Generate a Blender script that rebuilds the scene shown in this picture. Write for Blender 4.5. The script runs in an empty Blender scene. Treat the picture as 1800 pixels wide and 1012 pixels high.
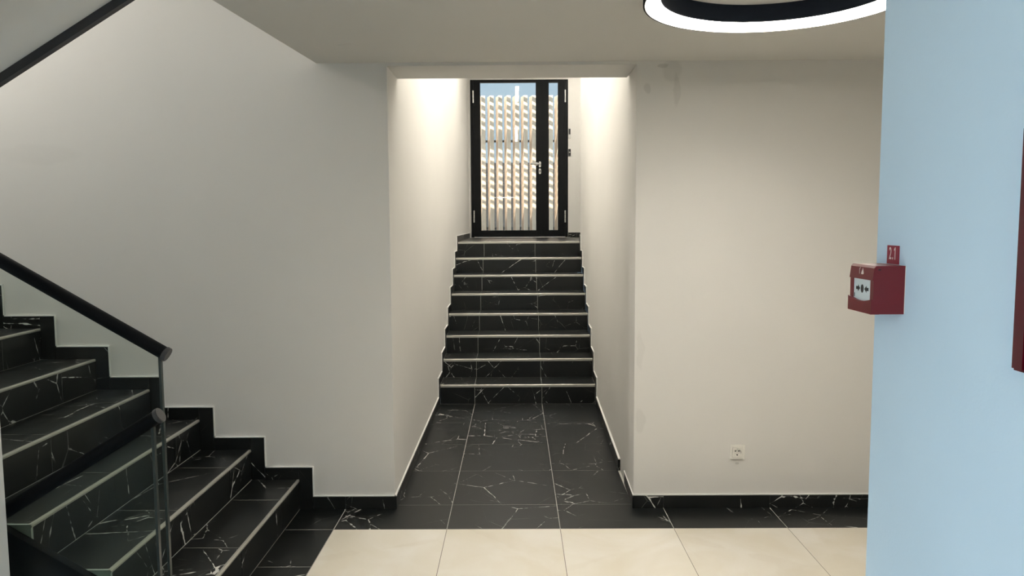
import bpy, bmesh, math, random
from mathutils import Vector, Matrix
random.seed(7)
S = bpy.context.scene
C = S.collection
PI = math.pi

# ------------------------------------------------------------------ camera
F, PITCH, YAW, ROLL, H = 1339.67, .0857, -.005, -.0057, 1.6137
fw = Vector((math.sin(YAW)*math.cos(PITCH), math.cos(YAW)*math.cos(PITCH), -math.sin(PITCH)))
rt = Vector((math.cos(YAW), -math.sin(YAW), 0)); up = rt.cross(fw)
r2 = rt*math.cos(ROLL) + up*math.sin(ROLL); u2 = up*math.cos(ROLL) - rt*math.sin(ROLL)
cd = bpy.data.cameras.new('camera'); cam = bpy.data.objects.new('camera', cd); C.objects.link(cam)
cd.sensor_width = 36; cd.lens = F/1800*36; cd.clip_start = .02; cd.clip_end = 200
m = Matrix((r2, u2, -fw)).transposed().to_4x4(); m.translation = (0, 0, H); cam.matrix_world = m
S.camera = cam

# ------------------------------------------------------------------ sky, sun, exposure
SKY = 4.4
w = bpy.data.worlds.new('sky'); S.world = w; w.use_nodes = True
bg = w.node_tree.nodes['Background']; bg.inputs[0].default_value = (.56, .78, 1.0, 1); bg.inputs[1].default_value = SKY
sd = bpy.data.lights.new('sun', 'SUN'); sun = bpy.data.objects.new('sun', sd); C.objects.link(sun)
sd.energy = 24; sd.angle = math.radians(.53); sd.color = (1, .95, .86)
EL = math.radians(63)
sun.location = (0, 5, 12)
sun.rotation_euler = Vector((.20, math.cos(EL), -math.sin(EL))).to_track_quat('-Z', 'Y').to_euler()
S.view_settings.view_transform = 'Standard'; S.view_settings.look = 'None'
S.view_settings.exposure = 0; S.view_settings.gamma = 1; S.view_settings.use_curve_mapping = False
RING_L, CORR_L, GLOBE_L = 79, 87, 255
LAMP_COL = (1.0, .93, .83)

# ------------------------------------------------------------------ materials
def newmat(name):
    mt = bpy.data.materials.new(name); mt.use_nodes = True
    nt = mt.node_tree; return mt, nt, nt.nodes['Principled BSDF']
def N(nt, typ, **kw):
    n = nt.nodes.new(typ)
    for k, v in kw.items(): setattr(n, k, v)
    return n
def plain(name, col, rough=.5, metal=0, spec=.5, bump=0, bscale=80, var=0, coat=0):
    mt, nt, b = newmat(name)
    b.inputs['Base Color'].default_value = (*col, 1); b.inputs['Roughness'].default_value = rough
    b.inputs['Metallic'].default_value = metal; b.inputs['Specular IOR Level'].default_value = spec
    b.inputs['Coat Weight'].default_value = coat
    tc = N(nt, 'ShaderNodeTexCoord')
    nz = N(nt, 'ShaderNodeTexNoise'); nz.inputs['Scale'].default_value = bscale; nz.inputs['Detail'].default_value = 4
    nt.links.new(tc.outputs['Object'], nz.inputs['Vector'])
    if bump:
        bp = N(nt, 'ShaderNodeBump'); bp.inputs['Strength'].default_value = bump; bp.inputs['Distance'].default_value = .002
        nt.links.new(nz.outputs['Fac'], bp.inputs['Height']); nt.links.new(bp.outputs['Normal'], b.inputs['Normal'])
    if var:
        n2 = N(nt, 'ShaderNodeTexNoise'); n2.inputs['Scale'].default_value = 1.7; n2.inputs['Detail'].default_value = 3
        nt.links.new(tc.outputs['Object'], n2.inputs['Vector'])
        mx = N(nt, 'ShaderNodeMix', data_type='RGBA')
        mx.inputs['A'].default_value = (*[c*(1-var) for c in col], 1); mx.inputs['B'].default_value = (*[min(1, c*(1+var)) for c in col], 1)
        nt.links.new(n2.outputs['Fac'], mx.inputs['Factor']); nt.links.new(mx.outputs['Result'], b.inputs['Base Color'])
    return mt
def emit(name, col, s):
    mt, nt, b = newmat(name)
    b.inputs['Base Color'].default_value = (.9, .9, .9, 1)
    b.inputs['Emission Color'].default_value = (*col, 1); b.inputs['Emission Strength'].default_value = s
    return mt
def glassmat(name, tint, ior=1.5):
    mt, nt, b = newmat(name); nt.nodes.remove(b); out = nt.nodes['Material Output']
    tr = N(nt, 'ShaderNodeBsdfTransparent'); tr.inputs[0].default_value = (*tint, 1)
    gl = N(nt, 'ShaderNodeBsdfGlossy'); gl.inputs['Roughness'].default_value = .01
    fr = N(nt, 'ShaderNodeFresnel'); fr.inputs['IOR'].default_value = ior
    mx = N(nt, 'ShaderNodeMixShader')
    nt.links.new(fr.outputs[0], mx.inputs[0]); nt.links.new(tr.outputs[0], mx.inputs[1]); nt.links.new(gl.outputs[0], mx.inputs[2])
    nt.links.new(mx.outputs[0], out.inputs[0])
    return mt
def stone(name, base, vein, rough, layers, spec=.30, cloud=.0, cloudcol=None, brkmin=.45):
    """layers: (scale, width, mask scale, mask low, mask high, breakup, strength)"""
    mt, nt, b = newmat(name); L = nt.links.new
    b.inputs['Roughness'].default_value = rough; b.inputs['Specular IOR Level'].default_value = spec
    tc = N(nt, 'ShaderNodeTexCoord'); oi = N(nt, 'ShaderNodeObjectInfo')
    sc = N(nt, 'ShaderNodeVectorMath', operation='SCALE'); sc.inputs[0].default_value = (61.3, 37.7, 83.1); L(oi.outputs['Random'], sc.inputs['Scale'])
    ad = N(nt, 'ShaderNodeVectorMath', operation='ADD'); L(tc.outputs['Object'], ad.inputs[0]); L(sc.outputs[0], ad.inputs[1])
    wn = N(nt, 'ShaderNodeTexNoise'); wn.inputs['Scale'].default_value = 9; wn.inputs['Detail'].default_value = 3; L(ad.outputs[0], wn.inputs['Vector'])
    ws = N(nt, 'ShaderNodeVectorMath', operation='SCALE'); ws.inputs['Scale'].default_value = .014; L(wn.outputs['Color'], ws.inputs[0])
    wv = N(nt, 'ShaderNodeVectorMath', operation='ADD'); L(ad.outputs[0], wv.inputs[0]); L(ws.outputs[0], wv.inputs[1])
    total = None
    for i, (s, wd, ms, lo, hi, brk, st) in enumerate(layers):
        of = N(nt, 'ShaderNodeVectorMath', operation='ADD'); of.inputs[1].default_value = (3.3*i, 7.1*i, 1.9*i); L(wv.outputs[0], of.inputs[0])
        vo = N(nt, 'ShaderNodeTexVoronoi', feature='DISTANCE_TO_EDGE'); vo.inputs['Scale'].default_value = s; L(of.outputs[0], vo.inputs['Vector'])
        # width wanders along the vein
        nb = N(nt, 'ShaderNodeTexNoise'); nb.inputs['Scale'].default_value = brk; nb.inputs['Detail'].default_value = 2; L(of.outputs[0], nb.inputs['Vector'])
        wr = N(nt, 'ShaderNodeMapRange'); wr.inputs['From Min'].default_value = brkmin; wr.inputs['From Max'].default_value = .75
        wr.inputs['To Min'].default_value = .0002; wr.inputs['To Max'].default_value = wd*s*1.6; L(nb.outputs['Fac'], wr.inputs['Value'])
        dv = N(nt, 'ShaderNodeMath', operation='DIVIDE'); L(vo.outputs['Distance'], dv.inputs[0]); L(wr.outputs[0], dv.inputs[1])
        mr = N(nt, 'ShaderNodeMapRange'); mr.inputs['From Min'].default_value = .6; mr.inputs['From Max'].default_value = 1.1
        mr.inputs['To Min'].default_value = 1; mr.inputs['To Max'].default_value = 0; L(dv.outputs[0], mr.inputs['Value'])
        nm = N(nt, 'ShaderNodeTexNoise'); nm.inputs['Scale'].default_value = ms; nm.inputs['Detail'].default_value = 1; L(of.outputs[0], nm.inputs['Vector'])
        mm = N(nt, 'ShaderNodeMapRange'); mm.inputs['From Min'].default_value = lo; mm.inputs['From Max'].default_value = hi; L(nm.outputs['Fac'], mm.inputs['Value'])
        mu = N(nt, 'ShaderNodeMath', operation='MULTIPLY'); L(mr.outputs[0], mu.inputs[0]); L(mm.outputs[0], mu.inputs[1])
        m2 = N(nt, 'ShaderNodeMath', operation='MULTIPLY'); L(mu.outputs[0], m2.inputs[0]); m2.inputs[1].default_value = st
        if total is None: total = m2
        else:
            t = N(nt, 'ShaderNodeMath', operation='MAXIMUM'); L(total.outputs[0], t.inputs[0]); L(m2.outputs[0], t.inputs[1]); total = t
    cn = N(nt, 'ShaderNodeTexNoise'); cn.inputs['Scale'].default_value = 2.2; cn.inputs['Detail'].default_value = 5; cn.inputs['Distortion'].default_value = 1.2; L(ad.outputs[0], cn.inputs['Vector'])
    cr = N(nt, 'ShaderNodeMapRange'); cr.inputs['From Min'].default_value = .4; cr.inputs['From Max'].default_value = .7; cr.inputs['To Max'].default_value = cloud; L(cn.outputs['Fac'], cr.inputs['Value'])
    cm = N(nt, 'ShaderNodeMix', data_type='RGBA'); cm.inputs['A'].default_value = (*base, 1); cm.inputs['B'].default_value = (*(cloudcol or base), 1); L(cr.outputs[0], cm.inputs['Factor'])
    mx = N(nt, 'ShaderNodeMix', data_type='RGBA'); mx.inputs['B'].default_value = (*vein, 1); L(cm.outputs['Result'], mx.inputs['A']); L(total.outputs[0], mx.inputs['Factor'])
    L(mx.outputs['Result'], b.inputs['Base Color'])
    return mt
M = {}
M['wall'] = plain('wall_paint', (.74, .725, .69), .85, bump=.15, bscale=120, var=.03, spec=.25)
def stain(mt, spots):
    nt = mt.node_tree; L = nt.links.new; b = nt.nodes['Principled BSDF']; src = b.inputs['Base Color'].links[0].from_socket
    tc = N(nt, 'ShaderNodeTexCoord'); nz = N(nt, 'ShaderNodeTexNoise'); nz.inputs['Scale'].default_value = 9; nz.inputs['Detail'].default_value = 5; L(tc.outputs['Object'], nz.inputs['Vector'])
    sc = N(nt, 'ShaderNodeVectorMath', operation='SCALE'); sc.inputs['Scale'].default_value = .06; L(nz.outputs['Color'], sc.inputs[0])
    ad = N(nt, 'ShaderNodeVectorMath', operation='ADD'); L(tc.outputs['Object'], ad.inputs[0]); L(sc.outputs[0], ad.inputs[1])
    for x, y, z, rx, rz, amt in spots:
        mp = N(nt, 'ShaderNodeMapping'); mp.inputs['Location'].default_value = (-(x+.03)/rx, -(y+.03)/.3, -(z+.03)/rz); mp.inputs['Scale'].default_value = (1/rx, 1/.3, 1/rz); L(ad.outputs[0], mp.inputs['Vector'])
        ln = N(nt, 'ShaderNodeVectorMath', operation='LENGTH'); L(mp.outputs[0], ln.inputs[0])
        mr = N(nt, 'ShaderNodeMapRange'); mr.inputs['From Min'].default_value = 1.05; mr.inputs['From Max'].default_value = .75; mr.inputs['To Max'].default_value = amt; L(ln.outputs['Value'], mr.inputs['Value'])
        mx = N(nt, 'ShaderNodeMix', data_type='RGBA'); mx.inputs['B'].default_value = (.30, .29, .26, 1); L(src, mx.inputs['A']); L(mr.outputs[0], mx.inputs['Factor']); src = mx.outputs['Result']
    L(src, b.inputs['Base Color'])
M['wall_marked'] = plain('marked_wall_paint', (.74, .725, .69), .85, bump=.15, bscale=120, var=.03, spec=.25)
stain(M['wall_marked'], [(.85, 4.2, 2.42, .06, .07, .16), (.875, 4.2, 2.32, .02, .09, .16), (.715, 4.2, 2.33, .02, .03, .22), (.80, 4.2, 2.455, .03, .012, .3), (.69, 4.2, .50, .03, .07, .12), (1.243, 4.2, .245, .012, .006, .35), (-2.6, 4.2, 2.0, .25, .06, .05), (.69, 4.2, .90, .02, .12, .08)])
M['ceiling'] = plain('ceiling_paint', (.72, .705, .665), .9, bump=.1, var=.02, spec=.2)
M['blue'] = plain('daylight_blue_wall_paint', (.64, .80, .93), .75, bump=.12, bscale=150, var=.02, spec=.3)  # blue cast of the daylight is mixed into this base colour
M['black_tile'] = stone('black_marble_tile', (.008, .0095, .0095), (.72, .72, .68), .32,
    [(1.9, .0036, 1.6, .47, .54, 20, .95), (5.0, .0026, 2.3, .53, .60, 34, .75), (2.6, .0012, 1.9, .45, .6, 10, .22)], cloud=.5, cloudcol=(.02, .021, .02))
M['beige_tile'] = stone('cream_marble_tile', (.745, .69, .575), (.63, .555, .43), .32,
    [(1.1, .030, 1.2, .42, .7, 5, .35)], spec=.5, cloud=.9, cloudcol=(.82, .785, .71), brkmin=.38)
M['grout_light'] = plain('light_grout', (.58, .58, .54), .9)
M['grout_brown'] = plain('brown_grout', (.16, .13, .10), .9)
M['nosing'] = plain('satin_metal_nosing', (.50, .49, .44), .4, metal=.5)
M['concrete'] = plain('grey_green_stair_core', (.40, .46, .42), .8)
M['black_paint'] = plain('satin_black_paint', (.003, .004, .005), .55, spec=.12)
M['charcoal'] = plain('charcoal_steel', (.028, .028, .032), .5)
M['cap'] = plain('dark_grey_cap', (.045, .045, .046), .5)
M['glass'] = glassmat('balustrade_glass', (.92, .95, .93), 1.22)
M['glass_edge'] = plain('dark_polished_glass_edge', (.035, .045, .042), .25)
M['pane'] = glassmat('door_glass', (.93, .95, .95))
M['alu_black'] = plain('black_aluminium', (.007, .008, .009), .5, spec=.12)
M['steel'] = plain('brushed_steel', (.62, .62, .6), .35, metal=.85)
M['white_plastic'] = plain('white_plastic', (.84, .82, .76), .35)
M['dark'] = plain('dark_plastic', (.01, .01, .01), .5)
M['sealant'] = plain('white_sealant', (.88, .87, .84), .6)
M['red'] = plain('red_plastic', (.155, .006, .012), .42)
M['red_dark'] = plain('red_plastic_shell', (.155, .006, .012), .42)
M['sign_red'] = plain('sign_red', (.30, .016, .04), .5)
M['print'] = plain('white_print', (.85, .72, .68), .6)
M['label_white'] = plain('white_label_card', (.72, .78, .78), .35)
M['frame_red'] = plain('glossy_dark_red', (.085, .004, .012), .2, coat=.3)
M['smoked'] = plain('dark_red_acrylic', (.05, .003, .010), .06, coat=.6)
M['ring_on'] = emit('lit_ring_diffuser', LAMP_COL, RING_L)
M['tube_on'] = emit('lit_linear_diffuser', (1.0, .94, .84), CORR_L)
M['globe_on'] = emit('lit_globe', (1.0, .95, .88), GLOBE_L)
M['navy'] = plain('black_lamp_body', (.004, .006, .010), .8, spec=.08)
M['fin'] = plain('pale_timber', (.78, .59, .42), .7, bump=.3, bscale=30, var=.06)
M['fin_dark'] = plain('dark_steel_rail', (.02, .02, .02), .6)
M['facade'] = plain('blue_grey_render', (.08, .10, .115), .9)
M['dark_render'] = plain('dark_brown_render', (.012, .010, .009), .9, var=.3)
M['paving'] = plain('outdoor_paving', (.30, .29, .27), .9, var=.1)

# ------------------------------------------------------------------ builders
class MB:
    def __init__(s): s.v, s.f = [], []
    def add(s, vs, fs):
        o = len(s.v); s.v += [tuple(v) for v in vs]; s.f += [tuple(i+o for i in f) for f in fs]; return s
    def box(s, x0, x1, y0, y1, z0, z1):
        return s.add([(x0,y0,z0),(x1,y0,z0),(x1,y1,z0),(x0,y1,z0),(x0,y0,z1),(x1,y0,z1),(x1,y1,z1),(x0,y1,z1)],
                     [(0,3,2,1),(4,5,6,7),(0,1,5,4),(1,2,6,5),(2,3,7,6),(3,0,4,7)])
    def prism(s, pts, a, b, axis):
        """polygon pts in the two other axes, extruded from a to b along axis"""
        n = len(pts)
        def P(p, t): return {'x': (t, p[0], p[1]), 'y': (p[0], t, p[1]), 'z': (p[0], p[1], t)}[axis]
        return s.add([P(p, a) for p in pts]+[P(p, b) for p in pts],
                     [tuple(range(n)), tuple(range(2*n-1, n-1, -1))]+[(i, i+n, (i+1) % n+n, (i+1) % n) for i in range(n)])
    def tube(s, p, q, r, n=24, r1=None):
        p, q = Vector(p), Vector(q); d = (q-p).normalized()
        a = d.orthogonal().normalized(); b = d.cross(a); r1 = r if r1 is None else r1
        vs = [p+(a*math.cos(t)+b*math.sin(t))*r for t in [2*PI*i/n for i in range(n)]]+[q+(a*math.cos(t)+b*math.sin(t))*r1 for t in [2*PI*i/n for i in range(n)]]
        return s.add(vs, [tuple(range(n-1, -1, -1)), tuple(range(n, 2*n))]+[(i, (i+1) % n, (i+1) % n+n, i+n) for i in range(n)])
    def lathe(s, prof, c, n=64, close=False):
        """profile (r, z) turned around the vertical axis through c"""
        k = len(prof); vs = []
        for i in range(n):
            t = 2*PI*i/n
            vs += [(c[0]+r*math.cos(t), c[1]+r*math.sin(t), c[2]+z) for r, z in prof]
        fs = []
        for i in range(n):
            j = (i+1) % n
            for q in range(k if close else k-1):
                q2 = (q+1) % k; fs.append((i*k+q, j*k+q, j*k+q2, i*k+q2))
        return s.add(vs, fs)
    def mesh(s, name, bevel=0, seg=2):
        me = bpy.data.meshes.new(name); me.from_pydata(s.v, [], s.f)
        bm = bmesh.new(); bm.from_mesh(me); bmesh.ops.recalc_face_normals(bm, faces=bm.faces)
        if bevel:
            ed = [e for e in bm.edges if len(e.link_faces) == 2 and e.calc_face_angle(0) > .5]
            bmesh.ops.bevel(bm, geom=ed, offset=bevel, segments=seg, affect='EDGES', clamp_overlap=True)
        bm.to_mesh(me); bm.free(); return me
    def build(s, name, mat, parent=None, bevel=0, smooth=False, seg=2):
        me = s.mesh(name, bevel, seg); me.materials.append(M[mat])
        if smooth:
            for p in me.polygons: p.use_smooth = True
            me.set_sharp_from_angle(angle=.7)
        o = bpy.data.objects.new(name, me); C.objects.link(o)
        if parent: attach(o, parent)
        return o
def attach(o, parent):
    o.parent = parent
    bpy.context.view_layer.update()
    o.matrix_parent_inverse = parent.matrix_world.inverted()
def box(name, mat, b, parent=None, **k): return MB().box(*b).build(name, mat, parent, **k)
def tag(o, label, cat, kind=None, group=None):
    o['label'] = label; o['category'] = cat
    if kind: o['kind'] = kind
    if group: o['group'] = group
    return o
def thing(name, loc, label, cat, kind=None, group=None):
    o = bpy.data.objects.new(name, None); o.empty_display_size = .05; C.objects.link(o); o.location = loc
    return tag(o, label, cat, kind, group)
_tiles = {}
GAP = .0036
def tile(name, mat, b, parent, gap=GAP, axes='xyz'):
    """one tile as an object of its own; alike tiles share mesh data. gap trims the two long axes"""
    x0, x1, y0, y1, z0, z1 = b
    d = [x1-x0, y1-y0, z1-z0]; thin = d.index(min(d))
    s = [round(d[i]-(gap if i != thin else 0), 4) for i in range(3)]
    key = (*s, mat)
    if key not in _tiles:
        me = MB().box(-s[0]/2, s[0]/2, -s[1]/2, s[1]/2, -s[2]/2, s[2]/2).mesh(name); me.materials.append(M[mat]); _tiles[key] = me
    o = bpy.data.objects.new(name, _tiles[key]); C.objects.link(o)
    o.location = ((x0+x1)/2, (y0+y1)/2, (z0+z1)/2)
    attach_tiles.append((o, parent)); return o
attach_tiles = []

# ------------------------------------------------------------------ key dimensions
D = 4.2045            # face of the back wall
XL, XR = -.692, .660  # opening in the back wall
JY = 4.575            # rear of the opening's head
XA = -.3715           # tile grid of the corridor
ZC = 2.477            # lobby ceiling
ZH = 2.46             # head of the opening
R1 = .1735
NX = [-1.231, -1.498, -1.782, -2.055, -2.349, -2.647, -2.939, -3.231, -3.523]
TX = [-1.155, -1.422, -1.704, -1.983, -2.276, -2.569, -2.851, -3.143, -3.435]
YO = 2.70             # outer side of the wall-side flight
YS, TS, RS = 6.6975, .3292, .1736
def wr(y): return XR + .0227*(y-D)    # plaster of the corridor's right wall, slightly splayed
LZ = RS*8             # landing level
YD = 11.4             # door plane

# ------------------------------------------------------------------ walls and ceilings
b = MB().box(-4.9, XL, D, JY, -1.6, 5.6)
b.box(XL, XR, D, JY, ZH, 4.2)
b.prism([(XR, D), (3.4, D), (3.4, JY), (wr(JY), JY)], 0, 4.2, 'z')
wall_back = tag(b.build('wall_back', 'wall_marked'), 'grey-white painted wall around the opening to the corridor', 'wall', 'structure')
tag(box('wall_corridor_left', 'wall', (-.9, -.693, JY, 11.6, 0, 4.2)), 'brightly lit white side wall beside the corridor steps, door-hinge side', 'wall', 'structure')
b = MB().prism([(wr(JY), JY), (1.0, JY), (1.0, 9.1), (wr(9.1), 9.1)], 0, 4.0, 'z')
tag(b.build('wall_corridor_right', 'wall'), 'white side wall of the corridor ending at the top landing', 'wall', 'structure')
tag(MB().box(1.0, 1.7, 9.0, 9.1, 0, 4.0).box(1.6, 1.7, 9.1, YD, 0, 4.0).build('wall_landing', 'wall'), 'white wall of the recess beside the top landing', 'wall', 'structure')
b = MB().box(-.693, -.656, YD, 11.6, LZ-.1, 4.0).box(.783, 1.6, YD, 11.6, LZ-.1, 4.0).box(-.656, .783, YD, 11.6, 3.70, 4.0)
wall_end = tag(b.build('wall_corridor_end', 'wall'), 'narrow white wall around the black glazed door', 'wall', 'structure')
tag(box('ceiling_corridor', 'ceiling', (-.9, 1.7, JY, 11.6, 4.0, 4.2)), 'white ceiling above the corridor steps', 'ceiling', 'structure')
b = MB().prism([(3.4, D), (-1.073, D), (-1.205, 2.56), (-1.07, 2.56), (-1.07, 1.05), (-2.2, 1.05), (-2.2, -3.6), (3.4, -3.6)], ZC, 2.8, 'z')
ceiling = tag(b.build('ceiling', 'ceiling'), 'flat off-white lobby ceiling around the ring lamp', 'ceiling', 'structure')
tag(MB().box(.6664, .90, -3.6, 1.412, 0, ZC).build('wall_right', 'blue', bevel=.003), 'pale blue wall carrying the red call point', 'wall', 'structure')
tag(box('wall_lobby_front', 'wall', (.90, 3.4, 1.25, 1.41, 0, ZC)), 'white wall behind the pale blue pier', 'wall', 'structure')
tag(box('wall_lobby_side', 'wall', (3.4, 3.55, 1.25, JY, 0, 2.8)), 'white end wall of the lobby bay', 'wall', 'structure')
tag(box('wall_rear', 'wall', (-2.35, 3.4, -3.75, -3.6, 0, 2.8)), 'white wall behind the viewer', 'wall', 'structure')
b = MB(); WX = -2.2
WY0, WY1, WZ0, WZ1 = -3.1, .80, .05, 2.42
b.box(WX-.15, WX, -3.6, WY0, 0, 2.8).box(WX-.15, WX, WY1, .9, 0, 2.8).box(WX-.15, WX, WY0, WY1, 0, WZ0).box(WX-.15, WX, WY0, WY1, WZ1, 2.8)
tag(b.build('wall_lobby_left', 'wall'), 'white lobby wall with the daylight window', 'wall', 'structure')
tag(box('sun_block_overhang', 'wall', (WX-.55, WX-.15, -3.6, 1.4, 2.55, 2.7)), 'unseen overhang added to block sun at the lobby window', 'overhang', 'structure')  # slab added out of view to keep direct sun out of the lobby
ym = (-1.8, -.5)
f = MB().box(WX-.1, WX-.04, WY0, WY0+.06, WZ0, WZ1).box(WX-.1, WX-.04, WY1-.06, WY1, WZ0, WZ1).box(WX-.1, WX-.04, WY0+.06, WY1-.06, WZ0, WZ0+.06).box(WX-.1, WX-.04, WY0+.06, WY1-.06, WZ1-.06, WZ1)
for q in ym: f.box(WX-.1, WX-.04, q-.03, q+.03, WZ0+.06, WZ1-.06)
wn = tag(f.build('window_1', 'alu_black'), 'black framed lobby window letting in daylight', 'window', 'structure')
for a, c in ((WY0+.06, ym[0]-.03), (ym[0]+.03, ym[1]-.03), (ym[1]+.03, WY1-.06)): box('pane', 'pane', (WX-.076, WX-.064, a, c, WZ0+.06, WZ1-.06), wn)
tag(MB().box(-2.201, -.95, .9, 1.05, -1.6, ZC).box(-4.9, -2.201, .9, 1.05, -1.6, 2.8).build('wall_stair_front', 'wall'), 'white wall on the near side of the stairwell', 'wall', 'structure')
tag(MB().box(-4.9, .3, .9, 1.05, 2.8, 5.6).box(.2, .3, 1.05, D, 2.8, 5.6).build('wall_upper', 'wall'), 'white wall enclosing the upper stairwell', 'wall', 'structure')
tag(box('wall_left', 'wall', (-5.05, -4.9, .9, JY, -1.6, 5.6)), 'white end wall of the stairwell', 'wall', 'structure')
tag(box('ceiling_stairwell', 'ceiling', (-4.9, .3, .9, D, 5.6, 5.75)), 'white ceiling high above the stairwell', 'ceiling', 'structure')
tag(box('floor_stairwell', 'black_tile', (-4.9, -1.2, 1.05, 2.66, -1.7, -1.6)), 'dark floor at the foot of the lower flight', 'floor', 'structure')
tag(box('wall_parapet', 'wall', (-2.6, -1.697, 2.33, 2.45, -1.6, 1.3)), 'white parapet edge between the two glass balustrades', 'wall', 'structure')

# ------------------------------------------------------------------ floor with its tiles
TH = .012
GR = .0007
b = MB().box(-1.2, 3.4, -3.6, 3.9062, -.2, -GR).box(-2.2, -1.2, -3.6, .9, -.2, -GR)
floor = tag(b.build('floor', 'grout_brown'), 'lobby floor of cream marble tiles with a black marble border', 'floor', 'structure')
box('sub_floor', 'grout_brown', (-1.2, 3.5, 1.0, 11.6, -.4, -.2), floor); box('sub_floor', 'grout_brown', (-.9, 1.7, YS+.05, 11.6, -.2, -.1), floor)
b = MB().box(-.9715, 3.4, 3.9062, D, -.2, -GR).box(-.75, .9, D, YS+.012, -.2, -GR).box(-1.228, -.9715, 1.06, D, -.2, -GR+.0003)
bed = b.build('grout_bed', 'grout_light', floor)
XB = XA-.6
ye = 3.9062
for i in range(-3, 8):          # cream tiles
    for j in range(0, 7):
        x0, x1 = XA+.6*i, XA+.6*(i+1); y1, y0 = ye-1.2*j, ye-1.2*(j+1)
        y0 = max(y0, -3.6); x1 = min(x1, 3.4); x0 = max(x0, -2.2)
        if x1-x0 < .02 or y1-y0 < .02: continue
        if x1 <= XB+.01 and y1 > .9:
            if y0 >= .9: continue
            y1 = .9
        if x0 > .5 and y1 < 1.3: continue
        tile('cream_tile', 'beige_tile', (x0, x1, y0, y1, -TH, 0), floor, .0028)
def ltile(pts):
    cx = sum(p[0] for p in pts)/6; cy = sum(p[1] for p in pts)/6
    g = GAP/2
    lo, hi = min(p[0] for p in pts), max(p[0] for p in pts)
    q = [(p[0]-cx+(g if p[0] == lo else -g if p[0] == hi else 0), p[1]-cy+(g if p[1] == ye else -g if p[1] == 4.256 else 0)) for p in pts]
    o = MB().prism(q, -TH, 0, 'z').build('black_tile', 'black_tile'); o.location = (cx, cy, 0); attach_tiles.append((o, floor))
for i in range(-1, 7):          # black border in front of the wall
    x0, x1 = XA+.6*i, min(XA+.6*(i+1), 3.4)
    if i == -1: ltile([(x0, ye), (x1, ye), (x1, 4.256), (XL, 4.256), (XL, D), (x0, D)]); continue
    if i == 1: ltile([(x0, ye), (x1, ye), (x1, D), (XR, D), (XR, 4.256), (x0, 4.256)]); continue
    y1 = 4.256 if i == 0 else D
    tile('black_tile', 'black_tile', (x0, x1, ye, y1, -TH, 0), floor)
tile('black_tile', 'black_tile', (-1.232, XB, ye, D, -TH, 0), floor)
yy = [ye, 3.468, 2.868, 2.268, 1.668, 1.068]
for a, c in zip(yy, yy[1:]): tile('black_tile', 'black_tile', (-1.232, XB, c, a, -TH, 0), floor)
ys = [4.256, 4.856, 5.456, 6.056, YS]
xs = [XL, XA, XA+.6, .72]
for a, c in zip(ys, ys[1:]):
    for q, (x0, x1) in enumerate(zip(xs, xs[1:])):
        tile('black_tile', 'black_tile', (x0, x1 if q < 2 else wr(a), a, c, -TH, 0), floor)

# ------------------------------------------------------------------ wall-side flight of stairs
st = thing('marble_staircase', (-1.231, 3.45, 0), 'black marble staircase rising along the grey wall behind glass', 'staircase')
pts = [(NX[0]-.012, -.1)]
for k, x in enumerate(NX):
    if k: pts.append((x-.012, R1*k-TH))
    pts.append((x-.012, R1*(k+1)-TH))
top = R1*len(NX)-TH
pts += [(-4.898, top), (-4.898, top-.2), (NX[-1]-.1, top-.2), (-1.75, -.1)]
MB().prism([(x+.0085 if i < len(pts)-4 else x, z+TH-GR if 0 < i < len(pts)-3 else z) for i, (x, z) in enumerate(pts)], YO+.012, D-.002, 'y').build('stair_core', 'grout_light', st)
MB().prism([(x+.012 if i < len(pts)-4 else x, z+TH if i < len(pts)-3 and i > 0 else z) for i, (x, z) in enumerate(pts)], YO, YO+.0118, 'y').build('side_cheek', 'concrete', st)
YT = [YO+.012, 3.288, 3.877, D-.001]
for k, x in enumerate(NX):
    xn = NX[k+1] if k+1 < len(NX) else -4.898
    z = R1*(k+1)
    for a, c in zip(YT, YT[1:]):
        tile('tread_tile', 'black_tile', (xn, x-.009, a, c, z-TH, z), st)
        tile('riser_tile', 'black_tile', (x-.012, x-.002, a, c, z-R1-.0012, z-TH), st, .003)
    MB().prism([(x-.011, z+.0008), (x-.002, z+.0008), (x+.003, z-.004), (x+.003, z-.011), (x-.0005, z-.0135), (x-.011, z-.0135)], YO+.0005, D-.0125, 'y').build('nosing_strip', 'nosing', st)

# ------------------------------------------------------------------ baseboards
SB = .006
bb = thing('baseboard_back', (0, D, 0), 'black marble baseboard stepping along the grey wall and turning to the socket wall', 'baseboard', 'structure')
y0, y1 = D-.012, D
bead = MB()
bd = (D-.009, D)
for k, x in enumerate(NX[:8]):
    z0, z1 = R1*k, R1*(k+1)
    zt = z1+.0685
    tile('baseboard_tile', 'black_tile', (x, TX[k], y0, y1, z0, zt), bb, .0018)
    tile('baseboard_tile', 'black_tile', (TX[k+1], x, y0, y1, z1, zt), bb, .0018)
    bead.box(TX[k+1]+SB, TX[k]+SB, *bd, zt, zt+SB)
    bead.box(TX[k], TX[k]+SB, *bd, (zt-R1 if k else .073)+SB, zt)
bead.box(TX[0], XL+.012, *bd, .073, .073+SB)
tile('baseboard_tile', 'black_tile', (TX[0], XB, y0, y1, 0, .073), bb, .002)
tile('baseboard_tile', 'black_tile', (XB, XL+.012, y0, y1, 0, .073), bb, .002)
xs = [XR-.008, XA+1.2, XA+1.8, XA+2.4, XA+3.0, 3.4]
for a, c in zip(xs, xs[1:]): tile('baseboard_tile', 'black_tile', (a, c, y0, y1, 0, .073), bb, .002)
bead.box(XR-.004, 3.4, *bd, .073, .073+SB)
bead.build('sealant_bead', 'sealant', bb)

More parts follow.
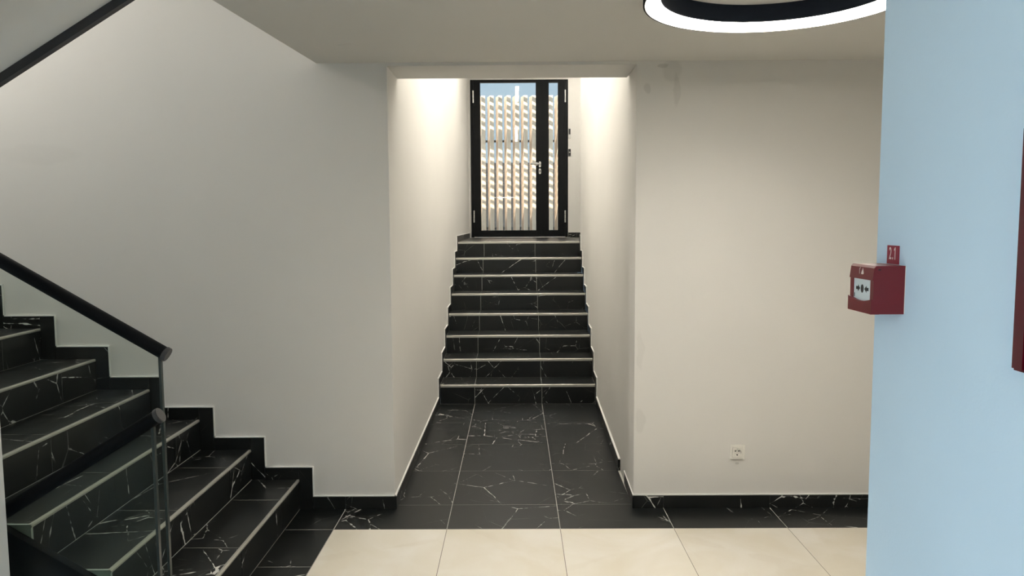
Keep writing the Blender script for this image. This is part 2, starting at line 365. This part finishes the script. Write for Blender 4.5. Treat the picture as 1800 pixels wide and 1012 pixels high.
bl = thing('baseboard_left', (-.693, 5.5, 0), 'black marble baseboard stepping up the corridor wall on the hinge side', 'baseboard', 'structure')
bead = MB(); xa, xb = -.693, -.681
ys = [D, 4.256, 4.856, 5.456, 6.056, YS-.07]
for a, c in zip(ys, ys[1:]): tile('baseboard_tile', 'black_tile', (xa, xb, a, c, 0, .073), bl, .002)
bead.box(xa, xa+.010, D-.009, YS-.07, .073, .073+SB)
def lpiece(name, y, yn, z, zp, parent, side):
    """skirting of one step: a slip along the tread and one beside the riser"""
    poly = [(y-.07, zp), (y, zp), (y, z), (yn-.07, z), (yn-.07, z+.07), (y-.07, z+.07)]
    if side < 0: return MB().prism(poly, xa, xb, 'x').build(name, 'black_tile', parent)
    m = MB(); n = len(poly)
    m.add([(wr(p[0])-.012, *p) for p in poly]+[(wr(p[0]), *p) for p in poly],
          [tuple(range(n)), tuple(range(2*n-1, n-1, -1))]+[(i, i+n, (i+1) % n+n, (i+1) % n) for i in range(n)])
    return m.build(name, 'black_tile', parent)
br = thing('baseboard_right', (.72, 5.5, 0), 'black marble baseboard stepping up the corridor wall, broken off near the jamb', 'baseboard', 'structure')
bead2 = MB()
def rbox(m, y0, y1, z0, z1, t0, t1):
    return m.add([(wr(y)-t, y, z) for z in (z0, z1) for y in (y0, y1) for t in (t0, t1)], [(0,1,3,2),(4,6,7,5),(0,2,6,4),(1,5,7,3),(0,4,5,1),(2,3,7,6)])
rbox(MB(), D-.012, 4.60, 0, .073, .0, .005).build('baseboard_tile', 'black_tile', br)
for a, c in ((4.85, 5.456), (5.456, 6.056), (6.056, YS-.07)): rbox(MB(), a+.001, c-.001, 0, .073, .0, .016).build('baseboard_tile', 'black_tile', br)
rbox(bead2, 4.85, YS-.07, .073, .073+SB, 0, .013); rbox(bead2, D-.008, 4.62, .073, .073+.004, 0, .006)
for k in range(8):
    y = YS+TS*k; z = RS*(k+1); zp = RS*k
    yn = YS+TS*(k+1) if k < 7 else YD+.07
    lpiece('baseboard_tile', y, yn, z, zp, bl, -1)
    bead.box(xa, xa+.010, y-.07-SB, yn-.07, z+.07, z+.07+SB); bead.box(xa, xa+.010, y-.07-SB, y-.07, zp+.073, z+.07)
    yn2 = yn if k < 7 else 9.1+.07
    lpiece('baseboard_tile', y, yn2, z, zp, br, 1)
    rbox(bead2, y-.07-SB, yn2-.07, z+.07, z+.07+SB, 0, .010); rbox(bead2, y-.07-SB, y-.07, zp+.073, z+.07, 0, .010)
bead.build('sealant_bead', 'sealant', bl); bead2.build('sealant_bead', 'sealant', br)
be = thing('baseboard_landing', (1.0, YD, LZ), 'short black marble baseboard beside the door on the top landing', 'baseboard', 'structure')
tile('baseboard_tile', 'black_tile', (.785, 1.6, YD-.012, YD, LZ, LZ+.073), be, .001)
tile('baseboard_tile', 'black_tile', (wr(9.1)-.012, 1.6, 9.1, 9.112, LZ, LZ+.073), be, .001)
box('sealant_bead', 'sealant', (.785, 1.6, YD-.009, YD, LZ+.073, LZ+.079), be)

# ------------------------------------------------------------------ corridor steps and landing
cs = thing('corridor_steps', (0, YS, 0), 'eight black marble steps climbing the bright corridor to the door', 'steps')
pts = [(YS+.012, -.1)]
for k in range(8):
    y = YS+TS*k
    if k: pts.append((y+.012, RS*k-TH))
    pts.append((y+.012, RS*(k+1)-TH))
pts += [(9.11, LZ-TH), (9.11, -.1)]
MB().prism([(y-.0085 if i < len(pts)-2 else y, z+TH-GR if 0 < i < len(pts)-1 else z) for i, (y, z) in enumerate(pts)], -.6795, wr(YS)-.013, 'x').build('step_core', 'grout_light', cs)
fl = tag(MB().box(-.69, wr(9)-.013, 9.112, YD-.001, LZ-.3, LZ-GR).box(wr(9)-.013, 1.598, 9.114, YD-.001, LZ-.3, LZ-GR).build('floor_landing', 'grout_light'), 'top landing of black marble tiles before the glazed door', 'floor', 'structure')
for k in range(8):
    y = YS+TS*k; z = RS*(k+1); xr = wr(y)-.013
    yn = YS+TS*(k+1)
    for x0, x1 in ((-.680, XA), (XA, XA+.6), (XA+.6, xr)):
        tile('riser_tile', 'black_tile', (x0, x1, y+.002, y+.012, z-RS-.0012, z-TH), cs, .003)
        tile('tread_tile', 'black_tile', (x0, x1, y+.009, yn+.002 if k < 7 else 9.112, z-TH, z), cs)
    MB().prism([(y+.011, z+.0008), (y+.002, z+.0008), (y-.004, z-.004), (y-.004, z-.022), (y+.0005, z-.0145), (y+.011, z-.0145)], -.679, xr, 'x').build('nosing_strip', 'nosing', cs)
yl = [9.112, 9.6, 10.2, 10.8, YD-.001]
for a, c in zip(yl, yl[1:]):
    for x0, x1 in ((-.680, XA), (XA, XA+.6), (XA+.6, XA+1.2), (XA+1.2, 1.597)):
        tile('landing_tile', 'black_tile', (x0, x1, a, c, LZ-TH, LZ), fl)

# ------------------------------------------------------------------ glass balustrades
def balustrade(name, y, xe, ze, slope, xend, zbot, label, sgn):
    """rail falls from the left by slope when sgn=1 (flight rising to the left), rises when -1"""
    g = thing(name, (xe, y, zbot[0]), label, 'balustrade')
    def zr(x): return ze + sgn*slope*(xe-x)
    rr = .0235
    p0 = Vector((xe+.012, y, zr(xe+.012))); p1 = Vector((xend, y, zr(xend)))
    d = (p1-p0).normalized()
    MB().tube(p0, p1, rr, 28).build('handrail', 'black_paint', g, smooth=True)
    MB().tube(p0-d*.012, p0+d*.004, rr+.0025, 28).build('end_cap', 'cap', g, bevel=.002, smooth=True)
    poly = [(xe-.010, zbot[0]), (xe-.010, zr(xe)-.012), (xend, zr(xend)-.012), (xend, zbot[1])]
    MB().prism(poly, y-.0075, y+.0075, 'y').build('glass_panel', 'glass', g)
    ed = MB().box(xe-.0103, xe-.0015, y-.0076, y+.0076, zbot[0], zr(xe)-.014).build('polished_glass_edge', 'glass_edge', g)
    return g
ga = balustrade('glass_balustrade', 2.678, -1.262, 1.163, .590, -3.4, (.03, 1.0), 'upper glass balustrade with black handrail along the rising stairs', 1)
def ztop(x): return .470+.611*(-1.782-x)
MB().prism([(-1.25, -.1), (-1.25, ztop(-1.25)), (-3.6, ztop(-3.6)), (-3.6, ztop(-3.6)-.45), (-2.1, -.1)], 2.666, 2.6995, 'y').build('base_channel', 'black_paint', ga)
gb = balustrade('glass_balustrade', 2.50, -1.212, .967, .612, -2.4, (.03, -.6), 'lower glass balustrade whose black handrail dips behind the white parapet', -1)
MB().prism([(-1.19, -.35), (-1.19, .06), (-2.4, .06-.73), (-2.4, -1.1)], 2.48, 2.52, 'y').build('base_channel', 'black_paint', gb)

# ------------------------------------------------------------------ flight above and flight below
us = thing('upper_staircase', (-1.07, 1.8, 2.477), 'grey soffit of the upper stair flight with a dark steel edge', 'staircase')
def zs(x): return 2.100+.603*(x+1.695)
pts = [(-2.9, zs(-2.9)), (-1.072, zs(-1.072)), (-1.072, 2.80)]
x, z = -1.072, 2.80
while x > -2.6:
    pts += [(x-.285, z)]; x -= .285; z -= .172; pts += [(x, z)]
pts[-1] = (x, zs(-2.9)+.2); pts.append((-2.9, zs(-2.9)+.2))
MB().prism(pts, 1.06, 2.53, 'y').build('soffit', 'ceiling', us)
def zq(x): return 2.069+.603*(x+1.695)
MB().prism([(-2.9, zq(-2.9)), (-1.215, zq(-1.215)), (-1.215, zq(-1.215)+.35), (-2.9, zq(-2.9)+.35)], 2.5302, 2.556, 'y').build('edge_stringer', 'charcoal', us)
ls = thing('lower_staircase', (-1.2, 1.7, 0), 'black stair flight dropping away below the lower balustrade', 'staircase')
pts = [(-1.205, -.02)]; x, z = -1.205, -.02
for k in range(9): pts += [(x, z-R1), (x-.285, z-R1)]; x -= .285; z -= R1
pts += [(x, -1.6), (-1.205, -1.6)]
MB().prism(pts, 1.06, 2.32, 'y').build('step_core', 'grout_light', ls)
x, z = -1.205, -.02-R1
for k in range(9):
    tile('tread_tile', 'black_tile', (x-.285, x-.001, 1.06, 2.32, z, z+TH), ls); x -= .285; z -= R1

# ------------------------------------------------------------------ lamps
def ring_lamp(c, label):
    g = thing('ring_lamp', (c[0], c[1], ZC), label, 'lamp', group='ring lamps on the lobby ceiling')
    ro, ri, z = .462, .410, 2.404   # diffuser, set back behind the outer lip
    MB().lathe([(ri-.004, z+.004), (ri-.004, ZC-.001), (ri, ZC-.001), (ri, z+.004)], (*c, 0), 96, True).build('inner_band', 'navy', g, smooth=True)
    MB().lathe([(ro, z), (ro+.003, z), (ro+.003, z-.022), (ro, z-.022)], (*c, 0), 96, True).build('reflector_lip', 'white_plastic', g)
    MB().lathe([(ro+.008, z-.022), (ro+.008, ZC-.001), (ro+.0031, ZC-.001), (ro+.0031, z-.022)], (*c, 0), 96, True).build('outer_band', 'navy', g, smooth=True)
    MB().lathe([(ri, z), (ro, z), (ro, z+.008), (ri, z+.008)], (*c, 0), 96, True).build('diffuser', 'ring_on', g)
    MB().lathe([(ri, z+.012), (ro, z+.012), (ro, z+.05), (ri, z+.05)], (*c, 0), 96, True).build('housing', 'navy', g)
    return g
ring_lamp((.925, 2.735), 'black ring-shaped ceiling lamp glowing white beside the pale blue wall')
ring_lamp((-.35, -.9), 'black ring-shaped ceiling lamp added out of view to light the lobby')  # unseen second ring, added for light from behind the camera
g = thing('linear_lamp', (.04, 8.6, 4.0), 'slim linear ceiling lamp above the corridor steps', 'lamp')
box('lamp_body', 'white_plastic', (.005, .075, 7.78, 9.40, 3.965, 3.999), g); box('diffuser', 'tube_on', (.01, .07, 7.79, 9.39, 3.95, 3.965), g)
g = thing('linear_lamp', (.03, 6.2, 4.0), 'slim linear lamp hung on two cords behind the opening', 'lamp')
box('lamp_body', 'white_plastic', (.0, .06, 4.9, 7.5, 3.50, 3.53), g); box('diffuser', 'tube_on', (.005, .055, 4.91, 7.49, 3.485, 3.50), g)
for yc in (5.3, 7.1): MB().tube((.03, yc, 3.53), (.03, yc, 3.999), .003, 8).build('cord', 'dark', g)
g = thing('linear_lamp', (1.25, 10.3, 4.0), 'short linear lamp added out of view to brighten the wall beside the door', 'lamp')  # added hidden lamp, brightens the door wall strip and landing
box('lamp_body', 'white_plastic', (1.22, 1.28, 9.6, 11.0, 3.965, 3.999), g); box('diffuser', 'tube_on', (1.225, 1.275, 9.61, 10.99, 3.95, 3.965), g)
g = thing('globe_lamp', (-3.4, 3.75, 5.6), 'white globe pendant lamp hanging in the stairwell', 'lamp')
MB().lathe([(0.0001, -.10), (.05, -.087), (.087, -.05), (.10, 0), (.087, .05), (.05, .087), (.02, .098)], (-3.4, 3.75, 3.50), 32).build('globe', 'globe_on', g, smooth=True)
MB().tube((-3.4, 3.75, 3.59), (-3.5, 3.3, 5.599), .006, 8).build('cord', 'dark', g)

# ------------------------------------------------------------------ door
dr = thing('door_1', (.06, YD, LZ), 'black aluminium glazed door with a narrow side leaf', 'door', 'structure')
ya, yb = YD-.012, YD+.055
def frame_ring(name, mat, x0, x1, z0, z1, gx0, gx1, gz0, gz1, y0, y1, parent, **k):
    return MB().box(x0, gx0, y0, y1, z0, z1).box(gx1, x1, y0, y1, z0, z1).box(gx0, gx1, y0, y1, z0, gz0).box(gx0, gx1, y0, y1, gz1, z1).build(name, mat, parent, **k)
MB().box(-.654, -.612, ya, yb, LZ+.004, 3.698).box(.740, .781, ya, yb, LZ+.004, 3.698).box(-.612, .740, ya, yb, 3.682, 3.698).build('door_frame', 'alu_black', dr)
lf = frame_ring('door_leaf', 'alu_black', -.609, .4105, LZ+.012, 3.679, -.510, .308, 1.498, 3.659, ya-.006, yb-.01, dr)
sf = frame_ring('side_leaf', 'alu_black', .4145, .737, LZ+.012, 3.679, .498, .633, 1.498, 3.656, ya-.006, yb-.01, dr)
box('pane', 'pane', (-.510, .308, YD+.015, YD+.025, 1.498, 3.659), lf); box('pane', 'pane', (.498, .633, YD+.015, YD+.025, 1.498, 3.656), sf)
MB().box(.395, .4145, ya-.012, ya-.006, LZ+.02, 3.675).build('cover_strip', 'alu_black', lf)
for x, z, p in ((-.613, 3.455, lf), (-.613, 1.705, lf), (.7385, 3.457, sf), (.7385, 1.70, sf)):
    MB().tube((x, ya-.012, z-.088), (x, ya-.012, z-.032), .0115, 12).tube((x, ya-.012, z-.029), (x, ya-.012, z+.029), .0115, 12).tube((x, ya-.012, z+.032), (x, ya-.012, z+.088), .0115, 12).build('hinge', 'steel', p, smooth=True)
def oval(cx, cz, w, h, y0, y1, n=12):
    pts = []
    for sgn in (1, -1):
        for i in range(n+1):
            t = PI*i/n; pts.append((cx+sgn*w*math.cos(t), cz+sgn*(h-w+w*math.sin(t))))
    return MB().prism(pts, y0, y1, 'y')
hd = oval(.366, 2.467, .017, .042, ya-.016, ya-.006).build('door_handle', 'steel', lf)
MB().tube((.366, ya-.012, 2.472), (.366, ya-.06, 2.472), .011, 14).tube((.375, ya-.055, 2.472), (.226, ya-.055, 2.472), .011, 14).tube((.318, ya-.052, 2.473), (.318, ya-.012, 2.473), .022, 18).build('lever', 'steel', hd, smooth=True)
ec = oval(.366, 2.366, .017, .040, ya-.014, ya-.006).build('lock_escutcheon', 'steel', lf)
oval(.366, 2.366, .006, .018, ya-.016, ya-.0141).build('keyhole', 'dark', ec)
box('threshold', 'steel', (-.612, .740, YD-.03, YD+.05, LZ, LZ+.010), dr)
ar = thing('card_reader', (.80, YD, 2.92), 'small grey card reader on the wall strip beside the door', 'card reader')
box('housing', 'steel', (.785, .822, YD-.03, YD, 2.846, 2.995), ar, bevel=.003); box('sensor_window', 'dark', (.791, .816, YD-.032, YD-.030, 2.90, 2.98), ar)
sw = thing('exit_button', (.80, YD, 2.64), 'small black exit button under the card reader', 'button')
box('housing', 'dark', (.787, .822, YD-.025, YD, 2.589, 2.689), sw, bevel=.003); MB().tube((.8045, YD-.025, 2.64), (.8045, YD-.029, 2.64), .010, 16).build('push_button', 'steel', sw)
tag(box('trim_1', 'sealant', (.783, .790, YD-.010, YD, LZ+.073, 3.70)), 'thin white sealant line between door frame and wall strip', 'trim', 'structure')

# ------------------------------------------------------------------ outside the door
tag(box('ground_outside', 'paving', (-6, 7, 11.6, 22, 1.2, LZ-.03)), 'paved ground outside the glazed door', 'ground', 'structure')
tag(MB().box(-3.2, -.9, YD, 11.6, 1.2, 4.0).box(1.7, 3.2, YD, 11.6, 1.2, 4.0).build('wall_exterior', 'wall'), 'white outer wall either side of the glazed door', 'wall', 'structure')
tag(MB().box(-3.2, -.9, 10.2, 11.6, 4.0, 4.2).box(1.7, 3.2, 10.2, 11.6, 4.0, 4.2).build('roof_edge', 'wall'), 'flat roof edge above the glazed door', 'roof', 'structure')
fe = thing('timber_fence', (0, 12.8, LZ-.03), 'fence of pale upright timber fins in dappled sun behind the door glass', 'fence')
finm = MB().box(-.034, .034, -.09, .09, LZ-.03, 3.70).mesh('fin', .004, 1); finm.materials.append(M['fin'])
for i in range(-8, 12):
    o = bpy.data.objects.new('fin', finm); C.objects.link(o); o.location = (-.545+.14*(i+0), 12.885, 0); o.rotation_euler.z = math.radians(15)
    attach_tiles.append((o, fe))
box('rail', 'fin_dark', (-1.9, 1.3, 13.0, 13.03, 2.96, 2.995), fe); box('rail', 'fin_dark', (-1.9, 1.3, 13.0, 13.03, 1.50, 1.535), fe)
pg = thing('louvred_canopy', (0, 12.0, 4.35), 'slatted canopy above the doorstep throwing striped shade on the fence', 'canopy')
for i in range(0, 22):
    if i == 11: wdt = .105
    else: wdt = .037
    m2 = MB().box(-1.7, 1.7, -wdt/2, wdt/2, -.006, .006); o = m2.build('louvre', 'fin_dark')
    o.location = (0, 11.375+.0657*i, 4.36); attach_tiles.append((o, pg))
box('canopy_beam', 'fin_dark', (-1.62, -1.56, 10.6, 13.2, 4.20, 4.352), pg); box('canopy_beam', 'fin_dark', (1.56, 1.62, 10.6, 13.2, 4.20, 4.352), pg)
tag(box('wall_neighbour', 'facade', (-7, 8, 19, 19.3, 1.2, 8)), 'blue-grey neighbouring facade above the timber fence', 'wall', 'structure')
tag(box('wall_garden', 'dark_render', (-6, 7, 16, 16.2, 1.2, 2.85)), 'low dark boundary wall seen between the timber fins', 'wall', 'structure')
tag(box('ground_street', 'paving', (-30, -2.4, -15, .85, -.3, -.05)), 'paved ground outside the lobby window', 'ground', 'structure')

# ------------------------------------------------------------------ socket
so = thing('power_socket', (1.2415, D, .32), 'white round-pin power socket low on the wall', 'socket')
cx, cz = 1.2415, .3205
hw = .0415
def sq(h): return [(-h, -h), (h, -h), (h, h), (-h, h)]
frame_ring('cover_frame', 'white_plastic', cx-hw, cx+hw, cz-hw, cz+hw, cx-.0275, cx+.0275, cz-.0275, cz+.0275, D-.010, D, so, bevel=.002)
n = 32; m1 = MB(); vs = []
for i in range(n):
    t = 2*PI*i/n+PI/4; c_, s_ = math.cos(t), math.sin(t); k = .0268/max(abs(c_), abs(s_))
    vs += [(cx+k*c_, D-.0115, cz+k*s_), (cx+.0205*c_, D-.0115, cz+.0205*s_), (cx+.0195*c_, D-.0012, cz+.0195*s_), (cx+k*c_, D-.001, cz+k*s_)]
fs = []
for i in range(n):
    j = (i+1) % n
    fs += [(4*i, 4*j, 4*j+1, 4*i+1), (4*i+1, 4*j+1, 4*j+2, 4*i+2), (4*i+3, 4*j+3, 4*j, 4*i)]
fs.append(tuple(4*i+2 for i in range(n)))
ins = m1.add(vs, fs).build('socket_insert', 'white_plastic', so)
for dx, dz in ((-.0095, .004), (.0095, .004)): MB().tube((cx+dx, D-.0012, cz+dz), (cx+dx, D-.0016, cz+dz), .0036, 12).build('pin_hole', 'dark', ins)
MB().box(cx-.0035, cx+.0025, D-.008, D-.0012, cz-.022, cz-.014).build('earth_clip', 'dark', ins); MB().box(cx-.003, cx+.003, D-.008, D-.0012, cz+.0145, cz+.019).build('earth_clip', 'steel', ins)

# ------------------------------------------------------------------ ceiling cover plate
cp = tag(MB().lathe([(.0001, ZC-.0035), (.044, ZC-.0035), (.047, ZC-.001), (.047, ZC+.001)], (-.812, 3.80, 0), 40).build('cover_plate', 'ceiling'), 'flush round painted cover plate on the ceiling near the opening', 'cover plate')

# ------------------------------------------------------------------ fire call point and number sign
XW = .6664
fc = thing('call_point', (XW, 1.347, 1.453), 'red fire alarm call point with a white press panel on pale blue wall', 'fire alarm')
yn, yf, zb, zt = 1.302, 1.392, 1.453, 1.536
hh = zt-zb
box('back_plate', 'white_plastic', (XW-.0012, XW, yn+.0002, yf-.0002, zb+.001, zt+.0004), fc)
box('back_box', 'red_dark', (XW-.0435, XW-.0012, yn, yf, zb, zt), fc)
zw1, zw0 = zt-.30*hh, zt-.74*hh
m1 = MB().prism([(XW-.0435, zw1), (XW-.0565, zw1), (XW-.0540, zt-.004), (XW-.0505, zt), (XW-.0435, zt)], yn, yf, 'y')
m1.box(XW-.0545, XW-.0435, yn, yn+.012, zw0-.008, zw1).box(XW-.0545, XW-.0435, yf-.012, yf, zw0-.008, zw1)
fcv = m1.build('front_cover', 'red', fc)
nl = 10; lp = []
for i in range(nl+1):      # lower lip with a curved upper edge
    t = i/nl; lp.append((yn+(yf-yn)*t, zw0+.004-.006*math.sin(PI*t)))
MB().prism([(yf+.0003, zb-.0002), (yn-.0003, zb-.0002)]+[(lp[0][0]-.0003, lp[0][1])]+lp[1:-1]+[(lp[-1][0]+.0003, lp[-1][1])], XW-.0580, XW-.0435, 'x').build('lower_lip', 'red', fc)
XP = XW-.0530
pn = box('press_panel', 'label_white', (XP, XW-.041, yn+.012, yf-.012, zw0-.002, zw1), fc)
cy, cz2 = (yn+yf)/2, (zw0+zw1)/2+.001
def flat(name, pts, mat, parent, x=XP):     # print on a face that looks to -x; pts (u to the reader's right, v up)
    return MB().prism([(cy-u, cz2+v) for u, v in pts], x-.0003, x-.00005, 'x').build(name, mat, parent)
flat('printed_dot', [(.0062*math.cos(t)*.9, .0075*math.sin(t)) for t in [2*PI*i/20 for i in range(20)]], 'dark', pn)
ar_ = [(-.024, .0028), (-.0165, .0028), (-.0165, .0062), (-.0085, 0), (-.0165, -.0062), (-.0165, -.0028), (-.024, -.0028)]
flat('printed_arrow', ar_, 'dark', pn); flat('printed_arrow', [(-u, v) for u, v in ar_], 'dark', pn)
flat('printed_mark', [(-.031, -.017), (-.0285, -.017), (-.0285, -.0095), (-.031, -.0095)], 'dark', pn)
cz2 = zt-.148*hh
xf = XW-.0552
flat('printed_flame', [(.000, -.006), (.006, -.006), (.0085, -.002), (.007, .002), (.0055, .007), (.003, .003), (.001, .001), (-.001, -.003)], 'print', fcv, xf)
flat('printed_line', [(-.016, -.0085), (.016, -.0085), (.016, -.0079), (-.016, -.0079)], 'print', fcv, xf)
flat('printed_house', [(-.008, -.006), (-.0072, -.006), (-.0072, .004), (-.004, .007), (-.0045, .008), (-.008, .005)], 'print', fcv, xf)
box('key_slot', 'dark', (XW-.047, XW-.043, yn-.0006, yn+.001, zt-.0075, zt-.005), fc)
sg = thing('number_sign', (XW, 1.346, 1.552), 'small red plate with the number 2.1 above the call point', 'sign')
pl = box('plate', 'sign_red', (XW-.002, XW, 1.326, 1.3665, 1.537, 1.5695), sg)
cu = bpy.data.curves.new('digits', 'FONT'); cu.body = '2.'; cu.size = .030; cu.align_x = 'LEFT'; cu.align_y = 'CENTER'; cu.extrude = .0001; cu.space_character = 1.25; cu.offset = .0003
to = bpy.data.objects.new('digits_tmp', cu); C.objects.link(to); bpy.context.view_layer.update()
me = bpy.data.meshes.new_from_object(to.evaluated_get(bpy.context.evaluated_depsgraph_get())); bpy.data.objects.remove(to)
me.materials.clear(); me.materials.append(M['print'])
for v in me.vertices: u, q = v.co.x*.62, v.co.y; v.co = (XW-.0022-v.co.z, 1.3590-u, 1.5545+q)
dm = MB(); dm.v = [tuple(v.co) for v in me.vertices]; dm.f = [tuple(p.vertices) for p in me.polygons]
zl, zh_ = min(v[2] for v in dm.v), max(v[2] for v in dm.v)
dm.prism([(1.3385, zl), (1.3362, zl), (1.3362, zh_), (1.3383, zh_), (1.3412, zh_-.0038), (1.3412, zh_-.0064), (1.3385, zh_-.0042)], XW-.0023, XW-.0021, 'x')
me = dm.mesh('printed_number'); me.materials.append(M['print'])
dg = bpy.data.objects.new('printed_number', me); C.objects.link(dg); attach(dg, pl)

# ------------------------------------------------------------------ red framed box at the edge of the view
fx = thing('red_wall_frame', (XW, .84, 1.41), 'glossy dark red glazed frame on the pale blue wall, cut by the picture edge', 'wall frame')
XF = XW-.022
y0, y1, z0, z1 = .60, .985, 1.419, 1.732; t = .026
MB().box(XF, XW, y0, y0+t, z0, z1).box(XF, XW, y1-t, y1, z0, z1).box(XF, XW, y0+t, y1-t, z0, z0+t).box(XF, XW, y0+t, y1-t, z1-t, z1).build('outer_frame', 'frame_red', fx, bevel=.003)
box('acrylic_cover', 'smoked', (XF+.008, XW-.002, y0+t, y1-t, z0+t, z1-t), fx)
MB().box(XF+.003, XF+.009, y1-t-.014, y1-t-.008, z0+t, z1-t).box(XF+.003, XF+.009, y0+t+.008, y0+t+.014, z0+t, z1-t).build('inner_bead', 'frame_red', fx, bevel=.002)

# ------------------------------------------------------------------ parent the tiles
bpy.context.view_layer.update()
for o, p in attach_tiles:
    o.parent = p; o.matrix_parent_inverse = p.matrix_world.inverted()
